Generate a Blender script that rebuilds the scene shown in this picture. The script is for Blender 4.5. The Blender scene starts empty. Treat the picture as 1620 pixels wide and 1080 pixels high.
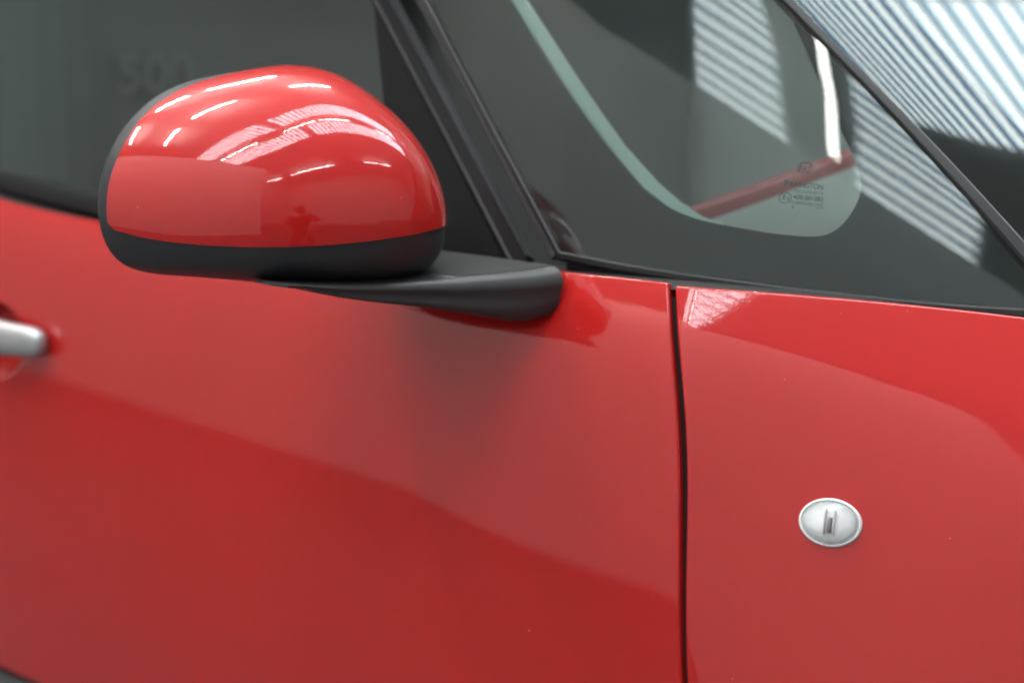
import bpy, bmesh, math, random
import numpy as np
from mathutils import Vector, Matrix

random.seed(4)
rng = np.random.default_rng(4)
SC = bpy.context.scene
COL = SC.collection

# ------------------------------------------------------------------ camera
CAM = np.array([1.06, -1.06, 1.17])
YAW, PITCH, FPX = math.radians(45), math.radians(8), 2987.0
FW = np.array([-math.sin(YAW) * math.cos(PITCH), math.cos(YAW) * math.cos(PITCH), -math.sin(PITCH)])
RT = np.array([math.cos(YAW), math.sin(YAW), 0.0])
UP = np.cross(RT, FW)
cd = bpy.data.cameras.new('camera')
cam = bpy.data.objects.new('photo_camera', cd)
COL.objects.link(cam)
cam.matrix_world = Matrix(((RT[0], UP[0], -FW[0], CAM[0]), (RT[1], UP[1], -FW[1], CAM[1]),
                           (RT[2], UP[2], -FW[2], CAM[2]), (0, 0, 0, 1)))
cd.sensor_width = 36.0
cd.lens = FPX / 1620 * 36
cd.clip_start = 0.02
cd.clip_end = 200
cd.dof.use_dof = True
cd.dof.focus_distance = 1.34
cd.dof.aperture_fstop = 4.2
SC.camera = cam

# ------------------------------------------------------------------ world and exposure (an indoor hall lit by its roof lights)
W = bpy.data.worlds.new('World')
SC.world = W
W.use_nodes = True
W.node_tree.nodes['Background'].inputs[0].default_value = (0.6, 0.65, 0.7, 1)
W.node_tree.nodes['Background'].inputs[1].default_value = 0.02
SC.view_settings.view_transform = 'Standard'
SC.view_settings.look = 'None'
SC.view_settings.exposure = 0.0
SC.view_settings.gamma = 1.0
SC.cycles.max_bounces = 10
SC.cycles.transparent_max_bounces = 16
SC.cycles.sample_clamp_indirect = 12.0
SC.cycles.use_denoising = True

HALL_Z = 5.2
SKY_E = 14.0
TUBE_E = 300.0

# ------------------------------------------------------------------ geometry helpers
def ray(u, v):
    d = FW + (u - 810) / FPX * RT - (v - 540) / FPX * UP
    return d / np.linalg.norm(d)

def proj(P):
    d = np.asarray(P, float) - CAM
    z = d @ FW
    return 810 + FPX * (d @ RT) / z, 540 - FPX * (d @ UP) / z

def hit(S, u, v):
    """point where the line of sight through a photo pixel meets the surface y = S(x, z)"""
    d = ray(u, v)
    t = (0.03 - CAM[1]) / d[1]
    for _ in range(30):
        p = CAM + t * d
        t += (S(p[0], p[2]) - p[1]) / d[1] * 0.9
    return CAM + t * d

def link(name, me, mat=None, parent=None):
    o = bpy.data.objects.new(name, me)
    COL.objects.link(o)
    if mat is not None:
        for m in (mat if isinstance(mat, (list, tuple)) else [mat]):
            me.materials.append(m)
    if parent is not None:
        o.parent = parent
    return o

def mesh(name, V, Fc, mat=None, parent=None, N=None, sharp=None, smooth=True, mats=None):
    if N is not None:
        Va, Na = np.asarray(V, float), np.asarray(N, float)
        G = []
        for f in Fc:
            f = tuple(int(i) for i in f)
            c = np.cross(Va[f[2]] - Va[f[0]], Va[f[-1]] - Va[f[1]] if len(f) > 3 else Va[f[2]] - Va[f[1]])
            if len(f) == 3:
                c = np.cross(Va[f[1]] - Va[f[0]], Va[f[2]] - Va[f[0]])
            G.append(f if c @ (Na[f[0]] + Na[f[1]] + Na[f[2]]) >= 0 else f[::-1])
        Fc = G
    me = bpy.data.meshes.new(name)
    me.from_pydata([tuple(map(float, v)) for v in V], [], [tuple(int(i) for i in f) for f in Fc])
    me.validate(clean_customdata=False)
    if smooth:
        me.polygons.foreach_set('use_smooth', [True] * len(me.polygons))
    if mats is not None:
        me.polygons.foreach_set('material_index', mats)
    if sharp is not None:
        me.set_sharp_from_angle(angle=math.radians(sharp))
    if N is not None and len(me.vertices) == len(N):
        me.normals_split_custom_set_from_vertices([tuple(map(float, n)) for n in N])
    me.update()
    return link(name, me, mat, parent)

def empty(name, loc, parent=None):
    o = bpy.data.objects.new(name, None)
    COL.objects.link(o)
    o.location = loc
    return o

def tag(o, label=None, cat=None, group=None, kind=None):
    for k, v in (('label', label), ('category', cat), ('group', group), ('kind', kind)):
        if v:
            o[k] = v
    return o

def grid_faces(nu, nv, off=0):
    i, j = np.meshgrid(np.arange(nu - 1), np.arange(nv - 1), indexing='ij')
    a = (i * nv + j).ravel() + off
    return np.stack([a, a + nv, a + nv + 1, a + 1], 1)

def surf_normal(S, X, Z, h=4e-4):
    bx = (S(X + h, Z) - S(X - h, Z)) / (2 * h)
    bz = (S(X, Z + h) - S(X, Z - h)) / (2 * h)
    n = np.stack([bx, -np.ones_like(bx), bz], -1)
    return n / np.linalg.norm(n, axis=-1, keepdims=True)

def unit(a):
    return a / np.maximum(np.linalg.norm(a, axis=-1, keepdims=True), 1e-12)

def rolled(P, N, r, skirt, sides, steps=6):
    """add a rounded, turned-in edge to a grid of points on the given sides"""
    ang = np.linspace(0, math.pi / 2, steps + 1)[1:]
    def ext(P, N, axis, end):
        Pm = np.moveaxis(P, axis, 0)
        Nm = np.moveaxis(N, axis, 0)
        e, q = (-1, -3) if end else (0, 2)
        pe, ne = Pm[e], Nm[e]
        T = pe - Pm[q]
        T = unit(T - np.sum(T * ne, -1, keepdims=True) * ne)
        rows, nr = [], []
        for a in ang:
            rows.append(pe + r * math.sin(a) * T - r * (1 - math.cos(a)) * ne)
            nr.append(unit(math.cos(a) * ne + math.sin(a) * T))
        rows.append(rows[-1] - skirt * ne)
        nr.append(nr[-1])
        rows, nr = np.array(rows), np.array(nr)
        if end:
            Pm, Nm = np.concatenate([Pm, rows]), np.concatenate([Nm, nr])
        else:
            Pm, Nm = np.concatenate([rows[::-1], Pm]), np.concatenate([nr[::-1], Nm])
        return np.moveaxis(Pm, 0, axis), np.moveaxis(Nm, 0, axis)
    for axis, end in sides:
        P, N = ext(P, N, axis, end)
    return P, N

def grid_mesh(name, P, N, mat, parent, flip=False):
    nu, nv = P.shape[:2]
    F = grid_faces(nu, nv)
    if flip:
        F = F[:, ::-1]
    return mesh(name, P.reshape(-1, 3), F, mat, parent, N.reshape(-1, 3))

def poly_sd(pts, X, Z):
    """signed distance to a closed polygon, positive inside"""
    X, Z = np.asarray(X, float), np.asarray(Z, float)
    d = np.full(X.shape, 1e9)
    ins = np.zeros(X.shape, bool)
    n = len(pts)
    for i in range(n):
        ax, az = pts[i]
        bx, bz = pts[(i + 1) % n]
        ex, ez = bx - ax, bz - az
        L = ex * ex + ez * ez + 1e-18
        t = np.clip(((X - ax) * ex + (Z - az) * ez) / L, 0, 1)
        d = np.minimum(d, np.hypot(X - ax - t * ex, Z - az - t * ez))
        c = ((az > Z) != (bz > Z)) & (X < ex * (Z - az) / (ez if abs(ez) > 1e-12 else 1e-12) + ax)
        ins ^= c
    return np.where(ins, d, -d)

def clip(V, T, g, extra=()):
    """keep the part of a triangle mesh where g > 0 (cut along the zero line)"""
    V = [tuple(v) for v in V]
    g = list(map(float, g))
    extra = [list(map(tuple, e)) for e in extra]
    cut = {}
    def mid(a, b):
        k = (a, b) if a < b else (b, a)
        if k not in cut:
            a, b = k
            t = g[a] / (g[a] - g[b])
            t = min(max(t, 1e-4), 1 - 1e-4)
            cut[k] = len(V)
            V.append(tuple(V[a][i] + t * (V[b][i] - V[a][i]) for i in range(3)))
            for e in extra:
                e.append(tuple(e[a][i] + t * (e[b][i] - e[a][i]) for i in range(len(e[a]))))
        return cut[k]
    out = []
    for t in T:
        s = [g[i] > 0 for i in t]
        k = sum(s)
        if k == 3:
            out.append(tuple(t))
        elif k == 1:
            i = s.index(True)
            a, b, c = t[i], t[(i + 1) % 3], t[(i + 2) % 3]
            out.append((a, mid(a, b), mid(a, c)))
        elif k == 2:
            i = s.index(False)
            a, b, c = t[i], t[(i + 1) % 3], t[(i + 2) % 3]
            p, q = mid(a, b), mid(a, c)
            out.append((b, c, q))
            out.append((b, q, p))
    used = sorted({i for t in out for i in t})
    m = {o: n for n, o in enumerate(used)}
    return (np.array([V[i] for i in used]), [tuple(m[i] for i in t) for t in out],
            [np.array([e[i] for i in used]) for e in extra])

def border_loops(T):
    e = {}
    for t in T:
        n = len(t)
        for i in range(n):
            e[(t[i], t[(i + 1) % n])] = 1
    nxt = {a: b for (a, b) in e if (b, a) not in e}
    return [(a, b) for a, b in nxt.items()]

def skirted(V, T, N, depth, turn=0.0):
    """give an open sheet a rim turned inward by depth along -N; returns verts, faces, normals"""
    V, N = list(V), list(N)
    F = list(T)
    low = {}
    edges = border_loops(T)
    for a, b in edges:
        for i in (a, b):
            if i not in low:
                low[i] = (len(V), len(V) + 1)
                V.append(np.array(V[i]))
                V.append(np.array(V[i]) - depth * np.array(N[i]))
                N.append(np.zeros(3)); N.append(np.zeros(3))
    for a, b in edges:
        t = np.array(V[b]) - np.array(V[a])
        o = np.cross(t, np.array(N[a]))
        for i in (a, b):
            for k in low[i]:
                N[k] = N[k] + o
        F.append((low[b][0], low[a][0], low[a][1], low[b][1]))
    N = unit(np.array(N))
    return np.array(V), F, N

def sweep(name, path, nrm, prof, mat, parent, sharp=28, caps=True, scale=None):
    """drag an open/closed profile [(across, out), ...] along a path; across = out x along"""
    path, nrm = np.array(path, float), unit(np.array(nrm, float))
    T = np.gradient(path, axis=0)
    T = unit(T)
    A = unit(np.cross(nrm, T))
    Nn = unit(np.cross(T, A))
    prof = np.array(prof, float)
    rows = []
    for i in range(len(path)):
        # mitre: keep width constant across a bend
        k = 1.0
        if 0 < i < len(path) - 1:
            t0 = unit(path[i] - path[i - 1]); t1 = unit(path[i + 1] - path[i])
            k = 1 / max(0.5, math.sqrt((1 + float(t0 @ t1)) / 2))
        s = 1.0 if scale is None else scale[i]
        rows.append(path[i] + k * s * prof[:, :1] * A[i] + prof[:, 1:] * Nn[i])
    P = np.array(rows)
    nu, nv = P.shape[:2]
    F = [tuple(f[::-1]) for f in grid_faces(nu, nv)]
    if caps:
        F.append(tuple(range(nv)))
        F.append(tuple(range((nu - 1) * nv, nu * nv))[::-1])
    return mesh(name, P.reshape(-1, 3), F, mat, parent, sharp=sharp)

def resample(pts, n):
    pts = np.array(pts, float)
    s = np.r_[0, np.cumsum(np.linalg.norm(np.diff(pts, axis=0), axis=1))]
    q = np.linspace(0, s[-1], n)
    return np.stack([np.interp(q, s, pts[:, i]) for i in range(pts.shape[1])], 1)

def smooth_curve(pts, n=60):
    """Catmull-Rom through points"""
    p = np.array(pts, float)
    p = np.vstack([2 * p[0] - p[1], p, 2 * p[-1] - p[-2]])
    out = []
    m = max(2, n // (len(pts) - 1))
    for i in range(1, len(p) - 2):
        for t in np.linspace(0, 1, m, endpoint=False):
            out.append(0.5 * (2 * p[i] + (p[i + 1] - p[i - 1]) * t + (2 * p[i - 1] - 5 * p[i] + 4 * p[i + 1] - p[i + 2]) * t * t
                              + (3 * p[i] - p[i - 1] - 3 * p[i + 1] + p[i + 2]) * t ** 3))
    out.append(p[-2])
    return np.array(out)

def sstep(t):
    t = np.clip(t, 0, 1)
    return t * t * (3 - 2 * t)

def box(name, lo, hi, mat, parent=None, bevel=0.0):
    bm = bmesh.new()
    bmesh.ops.create_cube(bm, size=1.0)
    for v in bm.verts:
        v.co = Vector([(lo[i] + hi[i]) / 2 + v.co[i] * (hi[i] - lo[i]) for i in range(3)])
    if bevel:
        bmesh.ops.bevel(bm, geom=bm.edges[:], offset=bevel, segments=3, profile=0.5, affect='EDGES')
    me = bpy.data.meshes.new(name)
    bm.to_mesh(me); bm.free()
    return link(name, me, mat, parent)

# ------------------------------------------------------------------ materials
def new_mat(name):
    m = bpy.data.materials.new(name)
    m.use_nodes = True
    nt = m.node_tree
    return m, nt, nt.nodes['Principled BSDF']

def noise(nt, scale, detail=2.0, rough=0.5):
    tc = nt.nodes.new('ShaderNodeTexCoord')
    n = nt.nodes.new('ShaderNodeTexNoise')
    n.inputs['Scale'].default_value = scale
    n.inputs['Detail'].default_value = detail
    n.inputs['Roughness'].default_value = rough
    nt.links.new(tc.outputs['Object'], n.inputs['Vector'])
    return n

def bump(nt, src, strength, dist):
    b = nt.nodes.new('ShaderNodeBump')
    b.inputs['Strength'].default_value = strength
    b.inputs['Distance'].default_value = dist
    nt.links.new(src, b.inputs['Height'])
    return b

def plastic(name, col, rough, scale=900, strength=0.25, dist=0.0004, spec=0.5):
    m, nt, b = new_mat(name)
    b.inputs['Base Color'].default_value = (*col, 1)
    b.inputs['Roughness'].default_value = rough
    b.inputs['Specular IOR Level'].default_value = spec
    if strength:
        n = noise(nt, scale, 3)
        bp = bump(nt, n.outputs['Fac'], strength, dist)
        nt.links.new(bp.outputs['Normal'], b.inputs['Normal'])
    return m

def paint():
    m, nt, b = new_mat('red_paint')
    b.inputs['Base Color'].default_value = (0.40, 0.0066, 0.0050, 1)
    b.inputs['Roughness'].default_value = 0.55
    b.inputs['Specular IOR Level'].default_value = 0.1
    b.inputs['Coat Weight'].default_value = 1.0
    b.inputs['Coat Roughness'].default_value = 0.012
    b.inputs['Coat IOR'].default_value = 1.55
    n = noise(nt, 420, 1.0)
    bp = bump(nt, n.outputs['Fac'], 0.04, 0.0004)
    nt.links.new(bp.outputs['Normal'], b.inputs['Coat Normal'])
    # a few specks of dust settled on the clear coat
    n2 = noise(nt, 330, 0.0)
    r = nt.nodes.new('ShaderNodeValToRGB')
    r.color_ramp.elements[0].position = 0.90
    r.color_ramp.elements[0].color = (0.40, 0.0066, 0.0050, 1)
    r.color_ramp.elements[1].position = 0.93
    r.color_ramp.elements[1].color = (0.66, 0.16, 0.14, 1)
    nt.links.new(n2.outputs['Fac'], r.inputs['Fac'])
    nt.links.new(r.outputs['Color'], b.inputs['Base Color'])
    return m

def glass(name, tint, ior=1.47):
    m = bpy.data.materials.new(name)
    m.use_nodes = True
    nt = m.node_tree
    nt.nodes.clear()
    out = nt.nodes.new('ShaderNodeOutputMaterial')
    tr = nt.nodes.new('ShaderNodeBsdfTransparent')
    tr.inputs[0].default_value = (*tint, 1)
    gl = nt.nodes.new('ShaderNodeBsdfGlossy')
    gl.inputs['Roughness'].default_value = 0.0
    gl.inputs['Color'].default_value = (0.93, 1.0, 0.98, 1)
    fr = nt.nodes.new('ShaderNodeFresnel')
    fr.inputs['IOR'].default_value = ior
    mx = nt.nodes.new('ShaderNodeMixShader')
    nt.links.new(fr.outputs[0], mx.inputs[0])
    nt.links.new(tr.outputs[0], mx.inputs[1])
    nt.links.new(gl.outputs[0], mx.inputs[2])
    nt.links.new(mx.outputs[0], out.inputs[0])
    return m

def emit(name, col, e):
    m = bpy.data.materials.new(name)
    m.use_nodes = True
    nt = m.node_tree
    nt.nodes.clear()
    out = nt.nodes.new('ShaderNodeOutputMaterial')
    em = nt.nodes.new('ShaderNodeEmission')
    em.inputs[0].default_value = (*col, 1)
    em.inputs[1].default_value = e
    nt.links.new(em.outputs[0], out.inputs[0])
    return m

M_RED = paint()
M_BLACK = plastic('grained_black_plastic', (0.024, 0.025, 0.026), 0.44)
M_HOUS = plastic('satin_black_plastic', (0.016, 0.017, 0.018), 0.50, 1400, 0.15)
M_FRAME = plastic('matt_black_frame', (0.0065, 0.0068, 0.0075), 0.36, 1500, 0.08, 0.0004, 0.17)
M_TRIM = plastic('grey_glazing_trim', (0.012, 0.0125, 0.013), 0.40, 900, 0.1, 0.0004, 0.3)
M_RUBBER = plastic('black_rubber', (0.010, 0.010, 0.010), 0.6, 300, 0.2)
M_DARK = plastic('dark_void', (0.006, 0.006, 0.006), 0.9, strength=0)
M_FRIT = plastic('black_frit', (0.006, 0.006, 0.006), 0.8, strength=0)
M_CLAD = plastic('grey_black_cladding', (0.03, 0.032, 0.033), 0.6)
M_GLASS = glass('tinted_glass', (0.76, 0.90, 0.85))
M_GLASSD = glass('tinted_door_glass', (0.60, 0.70, 0.66))
M_GLASSW = glass('windscreen_glass', (0.74, 0.82, 0.79))

# ------------------------------------------------------------------ the car body as height fields y = S(x, z); x forward, y into the car
PART_Y, PART_X1, PART_Z = -3.5, 2.02, 3.95          # partition wall of the hall (see the end): the paint mirrors it
KC, LSH = 0.45, 0.030
WING_TURN = 0.33

_tx = np.arange(-1.6, 1.2, 0.0005)
def table(slope):
    y = np.r_[0, np.cumsum((slope[1:] + slope[:-1]) * 0.5 * 0.0005)]
    return y - np.interp(-0.2, _tx, y)
def _ss(t):
    t = np.clip(t, 0, 1)
    return t * t * (3 - 2 * t)
# plan taper of the skin: slowly inward towards the front, with the wing turning in a little more at its rear edge
_ps = 0.62 * np.clip(_tx + 0.129, 0, 0.55)
_py = table(_ps)
_ws = WING_TURN * _ss((_tx - 0.120) / 0.024) * (1 - 0.58 * _ss((_tx - 0.16) / 0.25))
_wy = table(_ws)
def wing_turn(x, z):
    return np.interp(x - 0.14 * (1.01 - np.clip(z, 0.7, 1.02)), _tx, _wy)
def plan(x):
    return np.interp(x, _tx, _py)
def plan_s(x):
    return float(np.interp(x, _tx, _ps) + np.interp(x - 0.003, _tx, _ws))

def slope_for(u, v, y0, z_aim):
    """lean the skin needs at a pixel for it to mirror the partition at height z_aim"""
    p = hit(lambda x, z: plan(x) + wing_turn(x, z) + y0, u, v)
    d = ray(u, v)
    lo, hi = -0.5, 1.5
    for _ in range(50):
        m = (lo + hi) / 2
        n = np.array([plan_s(p[0]), -1, m]); n = n / np.linalg.norm(n)
        r = d - 2 * (d @ n) * n
        t = (PART_Y - p[1]) / r[1]
        if p[2] + t * r[2] < z_aim:
            lo = m
        else:
            hi = m
    return p, (lo + hi) / 2
_lo = [slope_for(u, v, 0.0, 0.0) for u, v in [(0, 570), (75, 592), (300, 660), (500, 730), (800, 840), (1000, 925)]]
_hi = [slope_for(u, v, 0.03, PART_Z) for u, v in [(0, 322), (155, 357), (890, 470), (1060, 490), (1205, 530), (1342, 567), (1501, 611), (1620, 640)]]
TOP_PX = [(0, 313), (80, 333), (155, 350), (893, 424.5), (1060, 441.5), (1180, 456), (1300, 469), (1460, 481), (1620, 490)]
_tp = [hit(lambda x, z: plan(x) + wing_turn(x, z) + 0.036, u, v) for u, v in TOP_PX]
CZ = np.polyfit([p[0] for p, _ in _lo], [p[2] for p, _ in _lo], 2)
CS = np.polyfit([p[0] for p, _ in _lo], [q for _, q in _lo], 2)
CZ2 = np.polyfit([p[0] for p, _ in _hi], [p[2] for p, _ in _hi], 3)
CS2 = np.polyfit([p[0] for p, _ in _hi], [q for _, q in _hi], 2)
CT = np.polyfit([p[0] for p in _tp], [p[2] for p in _tp], 3)

def body0(x, z):
    x = np.asarray(x, float); z = np.asarray(z, float)
    xc = np.clip(x, -1.0, 0.45)
    zl = np.polyval(CZ, np.clip(x, -1.0, 0.20))
    s1 = np.polyval(CS, np.clip(x, -1.0, 0.20))
    z2 = np.polyval(CZ2, np.clip(x, -0.8, 0.42))
    A = np.maximum(np.polyval(CS2, xc) - s1 - KC * (z2 - zl), 0.05)
    L = LSH + 0.008 * sstep((x - 0.10) / 0.25)
    t = np.clip((z - z2) / L, -20, 2.5)
    y = s1 * (z - zl) + 0.5 * KC * (z - zl) ** 2 + A * L * np.where(t < 0, np.exp(np.minimum(t, 0)), 1 + t + 0.10 * t * t)
    y = y + 0.10 * sstep((x - 0.10) / 0.30) * (z - 1.0)
    return y + plan(x) + wing_turn(x, z)

def _waist(x, z):
    return body0(x, np.polyval(CT, np.clip(x, -0.9, 0.5)))
for _ in range(6):
    _tp = [hit(_waist, u, v) for u, v in TOP_PX]
    CT = 0.4 * CT + 0.6 * np.polyfit([p[0] for p in _tp], [p[2] for p in _tp], 3)

# recess in the door skin around the foot of the mirror arm
_foot_px = [(560, 455), (618, 478), (640, 490), (700, 507), (760, 518), (810, 524), (850, 523), (872, 511), (885, 492), (893, 462), (896, 425), (896, 380), (560, 380)]
FOOT = [tuple(hit(body0, u, v)[[0, 2]]) for u, v in _foot_px]
HND = hit(body0, -18, 535)

def body(x, z):
    y = body0(x, z)
    x = np.asarray(x, float); z = np.asarray(z, float)
    if np.any((x > -0.35) & (x < 0.16) & (z > 0.9)):
        d = poly_sd(FOOT, x, z)
        y = y + 0.0045 * sstep(d / 0.012)
    q = np.hypot((x - HND[0]) / 0.078, (z - HND[2]) / 0.047)
    y = y + 0.030 * sstep((1.0 - q) / 0.55)
    return y

def top_z(x):
    return np.polyval(CT, np.clip(np.asarray(x, float), -0.9, 0.5))

_gap_px = [(1061, 448), (1068, 520), (1075, 640), (1079, 760), (1081, 880), (1082, 1080)]
GAP = np.array([hit(body0, u, v) for u, v in _gap_px])
_gz, _gx = GAP[::-1, 2], GAP[::-1, 0]
GP = np.polyfit(_gz, _gx, 3)
def gap_x(z):
    return np.polyval(GP, np.clip(z, 0.66, 1.06))

car = empty('red_car', (0, 0, 0))
tag(car, 'glossy red car seen close at its door mirror, black trimmed quarter window and front wing', 'car')

def panel(name, x0f, x1f, z0f, z1f, nu, nv, sides, r, parent, wu=None):
    u = np.linspace(0, 1, nu) if wu is None else wu
    v = np.linspace(0, 1, nv)
    U, V = np.meshgrid(u, v, indexing='ij')
    Xm = x0f(1.0) * (1 - U) + x1f(1.0) * U
    for _ in range(4):
        Z = z0f(Xm) * (1 - V) + z1f(Xm) * V
        Xm = x0f(Z) * (1 - U) + x1f(Z) * U
    Y = body(Xm, Z)
    P = np.stack([Xm, Y, Z], -1)
    N = surf_normal(body, Xm, Z)
    P, N = rolled(P, N, r, 0.018, sides)
    return grid_mesh(name, P, N, M_RED, parent)

HG = 0.0024
ROLL = 0.0026
_w = np.concatenate([np.linspace(0, 0.30, 60, endpoint=False), np.linspace(0.30, 0.68, 90, endpoint=False), np.linspace(0.68, 1, 260)])
door = panel('front_door', lambda z: -1.10 + 0 * z, lambda z: gap_x(z) - HG - ROLL, lambda x: 0.489 + 0 * x, lambda x: top_z(x) - ROLL,
             410, 330, [(0, True), (1, True), (1, False)], ROLL, car, _w)
_w = np.linspace(0, 1, 200) ** 1.3
wing = panel('front_wing', lambda z: gap_x(z) + HG + ROLL, lambda z: 0.95 + 0 * z, lambda x: 0.56 + 0 * x, lambda x: top_z(x) - 0.0015 - ROLL,
             200, 220, [(0, False), (1, True), (1, False)], ROLL, car, _w)
# black strip close behind the shut gap, standing in for its shade
zz = np.linspace(0.55, 1.0, 30)
P = np.array([[[gap_x(z) + s, body0(gap_x(z) + s, z) + 0.0055, z] for z in zz] for s in (-0.012, 0.012)])
grid_mesh('gap_shade_strip', P, np.tile(np.array([0, -1.0, 0]), (2, 30, 1)), M_RUBBER, car)

# sill cladding at the foot of the door
px = np.linspace(-1.2, 0.9, 40)
zc = 0.474
path = np.stack([px, body0(px, np.full(40, zc)) + 0.004, np.full(40, zc)], 1)
sweep('sill_cladding', path, [(0, -1, 0)] * 40, [(0.006, -0.02), (0.006, 0.006), (-0.004, 0.012), (-0.05, 0.022), (-0.14, 0.030), (-0.20, 0.0), (-0.2, -0.03)], M_CLAD, car)

# ------------------------------------------------------------------ glasshouse surface
_gs = 0.78 * np.clip(_tx + 0.129, 0, 0.55) + 0.215 * _ss((_tx + 0.16) / 0.16) * np.clip((0.37 - _tx) / 0.30, 0, 1)
_gy = table(_gs)
def gh(x, z):
    """side glass: leans in, tapers in plan towards the front and wraps round near the windscreen pillar"""
    x = np.asarray(x, float); z = np.asarray(z, float)
    xc = np.clip(x, -1.4, 0.75)
    t = 0.6 * x + 0.8 * z - 1.0226
    t = np.clip(t, -0.5, 0.25)
    a = np.clip(t + 0.08, 0, None); b = np.clip(t, 0, None)
    G = 0.75 * a ** 2 + 0.5 * (WRAP - 1.5) * b ** 2
    G = G - 0.07 * (z - 1.02) * (1 - sstep((x + 0.22) / 0.2))
    return GY0 + np.interp(xc, _tx, _gy) + 0.360 * (z - 1.02) + G
GY0, WRAP = 0.052, 3.0

def ghp(u, v, out=0.0):
    p = hit(gh, u, v)
    n = surf_normal(gh, np.array(p[0]), np.array(p[2]))
    return p + out * n, n

# A-pillar line in front of the quarter glass
pil_px = [(1180, -66), (1240, -2), (1300, 58), (1360, 119), (1420, 181), (1480, 244), (1540, 309), (1600, 376), (1660, 446)]
PIL = [ghp(u, v) for u, v in pil_px]
# triangular mesh patches on gh, cut from a regular sheet
def gh_patch(outline_px, inner_px=None, res=170, off=0.0):
    poly = [tuple(hit(gh, u, v)[[0, 2]]) for u, v in outline_px]
    a = np.array(poly)
    lo, hi = a.min(0) - 0.004, a.max(0) + 0.004
    nx = res
    nz = max(20, int(res * (hi[1] - lo[1]) / (hi[0] - lo[0])))
    X, Z = np.meshgrid(np.linspace(lo[0], hi[0], nx), np.linspace(lo[1], hi[1], nz), indexing='ij')
    P = np.stack([X, gh(X, Z), Z], -1).reshape(-1, 3)
    T = []
    for q in grid_faces(nx, nz):
        T += [(q[0], q[1], q[2]), (q[0], q[2], q[3])]
    g = poly_sd(poly, P[:, 0], P[:, 2])
    V, T, _ = clip(P, T, g)
    if inner_px is not None:
        ip = [tuple(hit(gh, u, v)[[0, 2]]) for u, v in inner_px]
        V, T, _ = clip(V, T, -poly_sd(ip, V[:, 0], V[:, 2]))
    N = surf_normal(gh, V[:, 0], V[:, 2])
    V = V + off * N
    return V, T, N

def gh_sheet(name, outline, mat, parent, inner=None, off=0.0, depth=0.004, res=170):
    V, T, N = gh_patch(outline, inner, res, off)
    if depth:
        V, T, N = skirted(V, T, N, depth)
    return mesh(name, V, T, mat, parent, N)

# quarter window: pane, black printed border, trim
Q_OUT = [(560, -160), (672, -2), (780, 200), (886, 399), (960, 414), (1075, 431), (1250, 455), (1440, 475), (1540, 484), (1640, 489),
         (1660, 446), (1540, 309), (1420, 181), (1300, 58), (1240, -2), (1180, -66), (1090, -160)]
Q_CLR = [(700, -160)] + [tuple(p) for p in smooth_curve([(800, -2), (840, 62), (900, 152), (960, 232), (1010, 291), (1055, 325), (1100, 344), (1150, 355), (1220, 367), (1285, 372),
         (1318, 363), (1344, 336), (1361, 296), (1352, 255), (1334, 215), (1300, 140), (1266, 60), (1240, -2)], 120)] + [(1160, -160)]
qw = gh_sheet('quarter_window', Q_OUT, M_GLASS, car, depth=0.004, res=240)
gh_sheet('printed_border', Q_OUT, M_FRIT, qw, inner=Q_CLR, off=-0.0045, depth=0.0, res=240)
# pale inner pillar trim seen just inside the clear area
IN_EDGE = [(700, -160), (800, -2), (840, 62), (900, 152), (960, 232), (1010, 291), (1055, 325), (1100, 344), (1150, 355), (1185, 361)]
IN2 = [(1145, 351), (1105, 337), (1068, 312), (1030, 279), (978, 222), (918, 138), (858, 50), (822, -2), (722, -160)]
M_PALE = plastic('pale_pillar_trim', (0.42, 0.46, 0.44), 0.7, strength=0)
gh_sheet('pillar_trim', [tuple(p) for p in IN_EDGE] + IN2, M_PALE, car, off=-0.012, depth=0.006, res=200)

# trims around the quarter window
def line_path(px, n, out=0.0):
    px = resample(px, n)
    pn = [ghp(u, v, out) for u, v in px]
    return np.array([p for p, _ in pn]), np.array([n for _, n in pn])
p1, n1 = line_path([(582, -170), (669, -8), (776, 196), (880, 392), (885.5, 402)], 40)
sweep('quarter_window_trim', p1, n1, [(-0.0030, -0.004), (-0.0030, 0.0012), (-0.0022, 0.0026), (0.0006, 0.0032), (0.0022, 0.0024), (0.0028, 0.0004), (0.0028, -0.004)], M_TRIM, car)
p2, n2 = line_path([(885, 403), (960, 418), (1075, 437), (1250, 461), (1440, 481.5), (1540, 490), (1660, 497)], 60)
sweep('quarter_window_trim', p2, n2, [(-0.0048, -0.004), (-0.0048, 0.0004), (-0.0030, 0.0026), (0.0008, 0.0034), (0.0024, 0.0028), (0.0032, 0.0004), (0.0032, -0.004)], M_TRIM, car)
# rubber between trim and paint
p3, n3 = line_path([(893, 412), (960, 424), (1075, 444), (1250, 468), (1440, 489), (1540, 497), (1660, 506)], 60, -0.006)
sweep('waist_seal', p3, n3, [(-0.010, -0.016), (-0.009, -0.010), (-0.004, 0.000), (0.004, 0.003), (0.006, -0.004)], M_RUBBER, car)

gx = np.linspace(-0.9, 0.7, 60)
P = np.stack([np.stack([gx, body0(gx, top_z(gx)) - 0.001, top_z(gx) - 0.006], -1), np.stack([gx, gh(gx, top_z(gx)) + 0.02, top_z(gx) - 0.004], -1)], 1)
grid_mesh('waist_shelf', P, np.tile(np.array([0, 0, 1.0]), (60, 2, 1)), M_RUBBER, car)

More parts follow.
